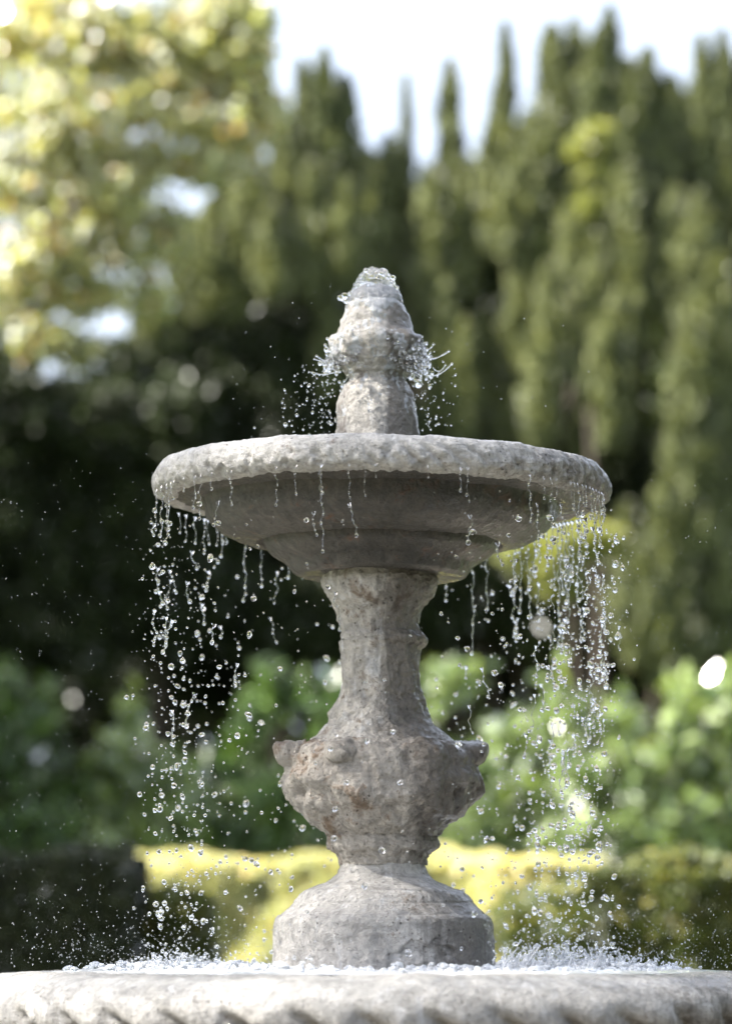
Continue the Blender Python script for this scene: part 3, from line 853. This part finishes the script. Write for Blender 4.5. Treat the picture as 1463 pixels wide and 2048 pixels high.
def sky_line(x):
    return np.interp(x, [300, 380, 470, 560, 600, 645, 690, 715, 740, 790, 812, 840, 880, 930, 945, 970, 1010, 1050, 1085, 1110, 1190, 1220, 1240, 1300, 1360, 1385, 1405, 1430, 1450, 1500],
                     [560, 340, 270, 225, 170, 120, 150, 260, 300, 280, 190, 300, 135, 150, 300, 270, 80, 150, 150, 60, 50, 30, 60, 110, 170, 220, 80, 150, 70, 90])
def fill(x0, x1, dy, step=46, yb=1420):
    L_ = []
    for x in np.arange(x0, x1, step):
        xx = x + rng.uniform(-10, 10)
        L_.append((xx, sky_line(xx) + rng.uniform(55, 110), 88, yb, dy + rng.uniform(-.3, .5)))
    return L_
YT = 21.0
yew(560, YT, [(602, 118, 44, 420, .2), (650, 96, 58, 430, 0), (690, 150, 50, 420, .1), (560, 205, 70, 560, -.1), (500, 300, 74, 560, -.4), (470, 330, 60, 640, -.3), (545, 410, 62, 600, -.6), (420, 400, 74, 640, -.3), (375, 430, 66, 640, -.1), (620, 330, 72, 600, -.3),
              (690, 360, 76, 590, -.3), (735, 300, 60, 560, 0), (655, 560, 60, 800, -.2), (300, 560, 56, 730, -.1), (580, 640, 70, 860, .1)],
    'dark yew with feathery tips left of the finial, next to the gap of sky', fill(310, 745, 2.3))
yew(850, YT + .3, [(812, 150, 28, 520, 0), (775, 270, 56, 560, -.1), (900, 118, 56, 420, 0), (862, 340, 76, 620, -.3), (925, 330, 66, 590, -.2), (885, 560, 70, 800, -.5), (925, 640, 66, 900, -.6), (870, 700, 60, 900, -.4), (965, 620, 60, 880, -.3), (850, 400, 60, 740, -.2), (790, 480, 60, 700, .1)],
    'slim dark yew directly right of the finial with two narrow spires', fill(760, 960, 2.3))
yew(1160, YT + .1, [(1012, 45, 46, 420, .1), (1000, 190, 74, 500, -.2), (1060, 230, 84, 450, -.3), (1105, 48, 76, 400, 0), (1150, 40, 66, 420, .1), (1222, 14, 66, 420, 0), (1200, 60, 90, 430, -.2), (1262, 120, 80, 560, -.3), (1255, 330, 78, 720, -.6), (1300, 96, 70, 480, -.1), (1345, 150, 74, 520, -.1),
                    (1100, 530, 74, 820, -.7), (1085, 640, 80, 900, -.7), (1150, 330, 76, 640, -.4), (1190, 470, 80, 860, -.6), (1215, 640, 90, 900, -.8), (1240, 560, 62, 800, -.7), (1040, 500, 56, 740, -.3), (1020, 330, 70, 520, -.3), (1160, 800, 56, 1000, -.5), (1025, 760, 90, 950, -.2)],
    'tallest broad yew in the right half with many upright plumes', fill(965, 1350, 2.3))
yew(1420, YT - .3, [(1405, 70, 52, 460, .2), (1450, 60, 60, 500, .2), (1500, 100, 70, 600, .2), (1352, 380, 74, 640, -.2), (1400, 390, 84, 860, -.4), (1440, 500, 90, 900, -.5), (1385, 640, 92, 1040, -.8), (1365, 820, 86, 1160, -.9), (1335, 960, 84, 1240, -1.0), (1285, 1100, 110, 1330, -1.1), (1340, 1180, 110, 1380, -1.1), (1430, 980, 90, 1300, -.8), (1470, 860, 90, 1300, -.6), (1255, 1010, 60, 1200, -.5), (1540, 300, 120, 900, 0)],
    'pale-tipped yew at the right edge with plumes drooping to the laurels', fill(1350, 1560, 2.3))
# more yews of the same row, just outside the frame on the right, and the mass that closes the row behind
for (xb, Y0) in ((1800, YT), (2150, YT - 1)):
    g = gl(xb, Y0)
    root = tag(empty('yew_tree', g), 'upright yew further along the row beyond the right edge of the view', 'tree', 'upright yews outside the frame')
    f = Foliage()
    for k in range(9):
        plume(f, np.array([g[0] + rng.uniform(-.9, .9), Y0 + rng.uniform(-.5, .5), GZ + .4]), rng.uniform(3.5, 6.5), .45, 2600, .18, .09)
    f.build(M['yew'], root, origin=g)
    trunk(root, (0, 0, 0), (0, 0, 3), .2, .08)

# dense dark evergreen shrubs left and centre
def shrub(name, label, x, Y, items, m, group, L=.12, W=.06, dens=1.0, cat='shrub', **kw):
    g = gl(x, Y)
    root = tag(empty(name, g), label, cat, group)
    f = Foliage()
    for (px, py, rx, ry, dy) in items:
        c = P(px, py, Y + dy)
        r = (hm(rx, py, Y), hm((rx + ry) / 2, py, Y) * .8, hm(ry, py, Y))
        n = int(dens * 2100 * (r[0] * r[2] + r[0] * r[1]) * 4 * (.1 / L))
        clump(f, c, r, n, L, W, **kw)
    f.build(m, root, origin=g)
    zt = P(x, min(i[1] for i in items), Y)[2]
    trunk(root, (0, .3, 0), (0, .3, max(.6, (zt - GZ) * .7)), .09, .03, .08)
    for k in range(3):
        trunk(root, (0, .3, .25), (rng.uniform(-.7, .7), .3, max(.5, (zt - GZ) * rng.uniform(.35, .6))), .05, .02, .05, 'stem')
    return root
GD = 'dark evergreens behind the bowl'
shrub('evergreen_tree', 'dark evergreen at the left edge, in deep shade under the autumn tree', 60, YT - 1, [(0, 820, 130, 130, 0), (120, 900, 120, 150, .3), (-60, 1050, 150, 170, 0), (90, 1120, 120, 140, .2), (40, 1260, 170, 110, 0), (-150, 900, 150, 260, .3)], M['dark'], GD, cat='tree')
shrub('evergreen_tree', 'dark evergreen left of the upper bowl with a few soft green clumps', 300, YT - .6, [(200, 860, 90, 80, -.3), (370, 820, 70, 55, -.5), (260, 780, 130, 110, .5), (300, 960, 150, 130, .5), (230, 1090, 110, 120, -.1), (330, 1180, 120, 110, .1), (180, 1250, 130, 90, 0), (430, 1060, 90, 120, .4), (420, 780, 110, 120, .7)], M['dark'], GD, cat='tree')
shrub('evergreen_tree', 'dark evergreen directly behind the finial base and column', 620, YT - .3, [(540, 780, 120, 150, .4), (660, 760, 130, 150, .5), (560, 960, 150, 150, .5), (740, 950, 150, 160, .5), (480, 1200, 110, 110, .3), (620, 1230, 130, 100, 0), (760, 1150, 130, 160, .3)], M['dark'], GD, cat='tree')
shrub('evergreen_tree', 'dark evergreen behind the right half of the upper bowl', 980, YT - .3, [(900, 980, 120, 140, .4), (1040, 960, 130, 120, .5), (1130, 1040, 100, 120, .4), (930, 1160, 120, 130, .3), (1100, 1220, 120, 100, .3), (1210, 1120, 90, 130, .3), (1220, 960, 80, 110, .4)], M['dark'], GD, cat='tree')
shrub('pale_shrub', 'small bright yellow-green shrub glowing behind the right end of the bowl', 1160, YT - 2.2, [(1175, 1080, 62, 42, 0), (1120, 1120, 50, 50, .1), (1060, 1100, 60, 60, .3), (1120, 1170, 50, 30, .2)], M['light'], None, L=.10, W=.06, dens=.8)
shrub('pale_shrub', 'loose pale broadleaf branch lit among the yew plumes at upper right', 1190, YT - 1.4, [(1195, 275, 36, 34, 0), (1165, 300, 36, 22, 0), (1190, 345, 34, 20, 0), (1180, 410, 28, 28, 0)], M['light'], None, L=.08, W=.05, dens=.6)

# laurels
GL = 'glossy laurels behind the clipped hedges'
def laurel(label, x, Y, items, m='laurel', dens=.8, **k):
    return shrub('laurel_shrub', label, x, Y, items, M[m], GL, L=.135, W=.055, dens=dens, hang=-.3, up=.7, lumpa=1.0, lumpf=2.6, surf=.6, spread=1.0, **k)
YL = 13.0
laurel('shaded green laurel at the left edge above the dark hedge', 60, YL, [(20, 1500, 90, 110, 0), (110, 1600, 100, 80, .2), (50, 1670, 130, 70, -.2), (-120, 1560, 130, 160, 0), (75, 1440, 45, 90, .2), (10, 1400, 40, 60, .3)], 'laurel_shaded')
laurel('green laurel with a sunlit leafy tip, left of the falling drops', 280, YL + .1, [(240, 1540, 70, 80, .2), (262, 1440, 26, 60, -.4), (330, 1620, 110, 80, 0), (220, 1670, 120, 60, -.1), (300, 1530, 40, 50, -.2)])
laurel('shaded green laurel directly left of the urn', 500, YL + .4, [(440, 1560, 80, 70, .3), (560, 1620, 90, 80, 0), (470, 1680, 110, 50, -.2), (560, 1390, 60, 60, .5), (500, 1460, 40, 60, .3)], 'laurel_shaded')
laurel('laurel hidden mostly behind the urn', 740, YL + .2, [(680, 1440, 60, 90, .3), (820, 1560, 90, 90, .1), (700, 1660, 110, 60, -.1)], 'laurel_shaded')
laurel('bright green laurel right of the urn above the golden hedge', 980, YL, [(905, 1370, 60, 50, .2), (950, 1560, 80, 70, 0), (1030, 1470, 60, 60, .1), (920, 1670, 100, 60, -.3), (1060, 1640, 100, 70, -.2), (1010, 1600, 50, 50, -.3)])
laurel('sunlit light green laurel in front of the drooping yew at right', 1220, YL - .2, [(1130, 1440, 50, 80, .1), (1240, 1450, 55, 60, 0), (1180, 1560, 80, 60, -.1), (1290, 1650, 110, 70, -.2), (1150, 1690, 90, 50, -.3), (1260, 1540, 50, 40, -.2)])
laurel('sunlit laurel at the right edge with the whitest shining leaves', 1420, YL - .3, [(1390, 1400, 50, 60, 0), (1465, 1440, 60, 100, 0), (1380, 1540, 80, 60, -.1), (1450, 1650, 100, 80, -.1), (1345, 1480, 30, 60, -.2), (1600, 1550, 140, 200, .2)])

# clipped hedges: solid block of small leaves
def hedge(name, label, m, x0, x1, y0, y1, ztop, rot=0.0, piv=None, n=26000, L=.045, W=.03, group=None, ends=True):
    cx, cy = (x0 + x1) / 2, (y0 + y1) / 2
    sx, sy, h = (x1 - x0), (y1 - y0), ztop - GZ
    root = tag(empty(name, (cx, cy, GZ)), label, 'hedge', group)
    root.rotation_euler = (0, 0, rot)
    A = [sx * h, sy * h * .999, sx * sy, sy * h]
    pr = np.array(A) / sum(A)
    k = rng.choice(4, n, p=pr)
    u, v = rng.random(n), rng.random(n)
    C = np.zeros((n, 3)); Nn = np.zeros((n, 3))
    m0 = k == 0; C[m0] = np.stack([(u[m0] - .5) * sx, np.full(m0.sum(), -sy / 2), v[m0] * h], 1); Nn[m0] = (0, -1, 0)
    m1 = k == 1; C[m1] = np.stack([np.full(m1.sum(), sx / 2), (u[m1] - .5) * sy, v[m1] * h], 1); Nn[m1] = (1, 0, 0)
    m3 = k == 3; C[m3] = np.stack([np.full(m3.sum(), -sx / 2), (u[m3] - .5) * sy, v[m3] * h], 1); Nn[m3] = (-1, 0, 0)
    m2 = k == 2; C[m2] = np.stack([(u[m2] - .5) * sx, (v[m2] - .5) * sy, np.full(m2.sum(), h)], 1); Nn[m2] = (0, 0, 1)
    C += Nn * (.10 * fbm(C * 2.2 + cx, 3) - .04 * rng.random(n) ** 2)[:, None]
    f = Foliage()
    f.add(C, Nn * .6 + rng.normal(0, .7, (n, 3)) + np.array([0, 0, .4]), Nn + rng.normal(0, .6, (n, 3)), rng.uniform(.7, 1.4, n) * L, rng.uniform(.7, 1.3, n) * W)
    f.build(m, root)
    bx = Soup(); e = .07
    q = np.array([(a, b, c) for a in (-sx / 2 + e, sx / 2 - e) for b in (-sy / 2 + e, sy / 2 - e) for c in (0, h - e)])
    make('twig_core', q, np.array([(0, 1, 3, 2), (4, 6, 7, 5), (0, 4, 5, 1), (2, 3, 7, 6), (1, 5, 7, 3), (0, 2, 6, 4)]), M['core'], root, smooth_=False)
    return root
YH = 9.0
hx = lambda x, Y: P(x, 1800, Y)[0]
hedge('golden_hedge', 'clipped golden-yellow hedge glowing in sun behind the pedestal base', M['gold'], hx(150, YH), hx(1190, YH), YH, YH + .9, P(700, 1726, YH)[2], rot=-.34, n=60000, L=.06, W=.04)
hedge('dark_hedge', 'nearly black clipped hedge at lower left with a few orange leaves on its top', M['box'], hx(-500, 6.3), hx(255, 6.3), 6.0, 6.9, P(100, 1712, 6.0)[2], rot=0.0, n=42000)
hedge('low_hedge', 'lower dark green hedge end beside the nearly black hedge, against the golden hedge', M['boxg'], hx(225, 6.6), hx(410, 6.6), 6.5, 7.1, P(300, 1795, 6.5)[2], n=9000)
hedge('green_hedge', 'dark green clipped hedge at lower right in front of the laurels', M['boxg'], hx(1150, 7.0), hx(2000, 7.0), 6.9, 7.8, P(1300, 1742, 6.9)[2], n=42000)
hedge('low_hedge', 'lower mottled hedge end right of the pedestal, against the golden hedge', M['boxg'], hx(1010, 6.9), hx(1175, 6.9), 6.7, 7.3, P(1100, 1808, 6.7)[2], n=9000)

# autumn broadleaf tree at upper left
YB = 15.0
g = gl(-620, YB)
bt = tag(empty('autumn_tree', g), 'sunlit yellow-green broadleaf tree with orange leaves filling the upper left', 'tree')
f = Foliage()
for (px, py, rx, ry, dy, dn) in [(60, 60, 150, 110, 0, 1), (230, 90, 130, 90, .2, 1), (400, 80, 120, 90, .1, 1), (450, 30, 90, 60, 0, .9), (480, 190, 60, 70, .1, .8), (130, 230, 150, 80, -.2, 1), (400, 250, 100, 50, 0, .55),
                             (60, 370, 130, 80, 0, 1), (230, 400, 110, 80, -.1, .9), (300, 330, 60, 40, .1, .6), (100, 500, 130, 70, -.1, .8), (300, 190, 90, 70, .1, .9), (500, 90, 50, 100, 0, .8), (525, 220, 45, 55, .1, .6), (465, 300, 60, 50, .1, .6), (400, 330, 60, 45, 0, .6), (330, 470, 50, 60, .1, .7), (440, 150, 80, 70, .2, .9), (170, 320, 110, 60, .2, .9), (350, 160, 60, 60, .2, .8), (270, 490, 80, 60, 0, .7), (40, 570, 90, 40, .1, .45), (180, 590, 110, 50, 0, .6), (300, 590, 40, 40, .2, .3), (90, 680, 70, 40, 0, .55), (160, 700, 50, 30, .1, .5),
                             (10, 640, 60, 40, .1, .35), (-90, 200, 110, 220, .3, .8), (-100, 560, 110, 110, .3, .6), (150, -90, 260, 80, .4, 1), (420, -70, 160, 70, .3, 1)]:
    c = P(px, py, YB + dy)
    r = (hm(rx, py, YB), hm((rx + ry) / 2, py, YB), hm(ry, py, YB))
    n = int(min(1., dn * 1.15) * 5600 * (r[0] * r[2] + .1))
    clump(f, c, r, n, .095, .065, .5, .4, .5, 2.2, .8, .9)
f.build(M['broad'], bt, origin=g)
crown_c = P(100, 200, YB)
trunk(bt, (0, .3, 0), np.array([.5, .3, 5.0]), .20, .09, .15)
for (px, py) in [(60, 300), (250, 150), (380, 60), (230, 420), (120, 560), (-100, 100), (420, 220)]:
    e = P(px, py, YB + .2) - g
    trunk(bt, (.3, .3, 3.2), e, .07, .012, .12, 'limb')

# unseen trees added left of the frame to shade fountain, near hedge and yews
def shade_tree(x, y, zc_, rx, rz, dens, label, L=.11, m='broad'):
    root = tag(empty('shade_tree', (x, y, GZ)), label, 'tree', 'added shade trees outside the frame on the left')
    f = Foliage()
    n = int(dens * 2600 * rx * rz)
    for k in range(5):
        c = np.array([rng.normal(0, .38 * rx), rng.normal(0, .38 * rx), zc_ - GZ + rng.normal(0, .33 * rz)])
        clump(f, c, (rx * .75, rx * .75, rz * .7), n // 5, L, L * .65, .3, .4, .6, 2.0, .7, .9)
    f.build(M[m], root)
    trunk(root, (0, 0, 0), (0, 0, zc_ - GZ), .2, .07, .2)
    for k in range(4):
        trunk(root, (0, 0, (zc_ - GZ) * .55), (rng.uniform(-rx, rx) * .7, rng.uniform(-rx, rx) * .7, zc_ - GZ + rng.uniform(-.3, .5) * rz), .07, .02, .1, 'limb')
S_ = np.array(SUNDIR)
q = np.array([0, 0, .72]) + S_ * 20.0
shade_tree(q[0], q[1], q[2], 2.3, 2.2, SHADE, 'added open-crowned tree to the left of the camera, shading the fountain')
q = np.array([-2.2, 6.2, .0]) + S_ * 8.0
shade_tree(q[0], q[1], q[2], 1.5, 1.6, 2.2, 'added tree shading the dark hedge from outside the frame')
for x, y, zc_, h in ((-8.0, 12.2, 5.4, 4.6), (-8.0, 15.2, 3.4, 4.4), (-8.2, 18.0, 4.0, 4.4), (-8.5, 21.5, 5.0, 5.0)):
    shade_tree(x, y, zc_, 1.9, h * .8, 2.2, 'tall evergreen added left of the frame to shade the yews and laurels', .16, 'dark')

hedge('tall_hedge', 'tall dark hedge closing the garden behind the yews, showing only through gaps', M['dark'], -9.0, 9.0, 24.0, 25.2, P(700, 800, 24.0)[2], n=30000, L=.22, W=.13)

for x, y, h in ((5.6, -2.5, 5.6), (5.9, .2, 6.4), (5.7, 3.0, 6.2), (6.0, 6.0, 6.6), (6.4, 9.5, 6.8)):  # unseen yews added to block low sky light from the right
    root = tag(empty('yew_tree', (x, y, GZ)), 'broad dark yew added right of the frame to block low sky light', 'tree', 'yews added right of the frame against low sky light')
    f = Foliage()
    for k in range(7):
        plume(f, np.array([rng.uniform(-.7, .7), rng.uniform(-1.1, 1.1), .1]), h * rng.uniform(.8, 1.05), .75, 900, .30, .16, .5)
    f.build(M['dark'], root)
    trunk(root, (0, 0, 0), (0, 0, h * .6), .2, .08)
hedge('tall_hedge', 'tall dark hedge added behind the camera to block low sky light', M['dark'], -6.5, 6.5, -12.5, -11.5, 2.9, n=14000, L=.22, W=.13)  # unseen hedge added to keep low sky light off the stone
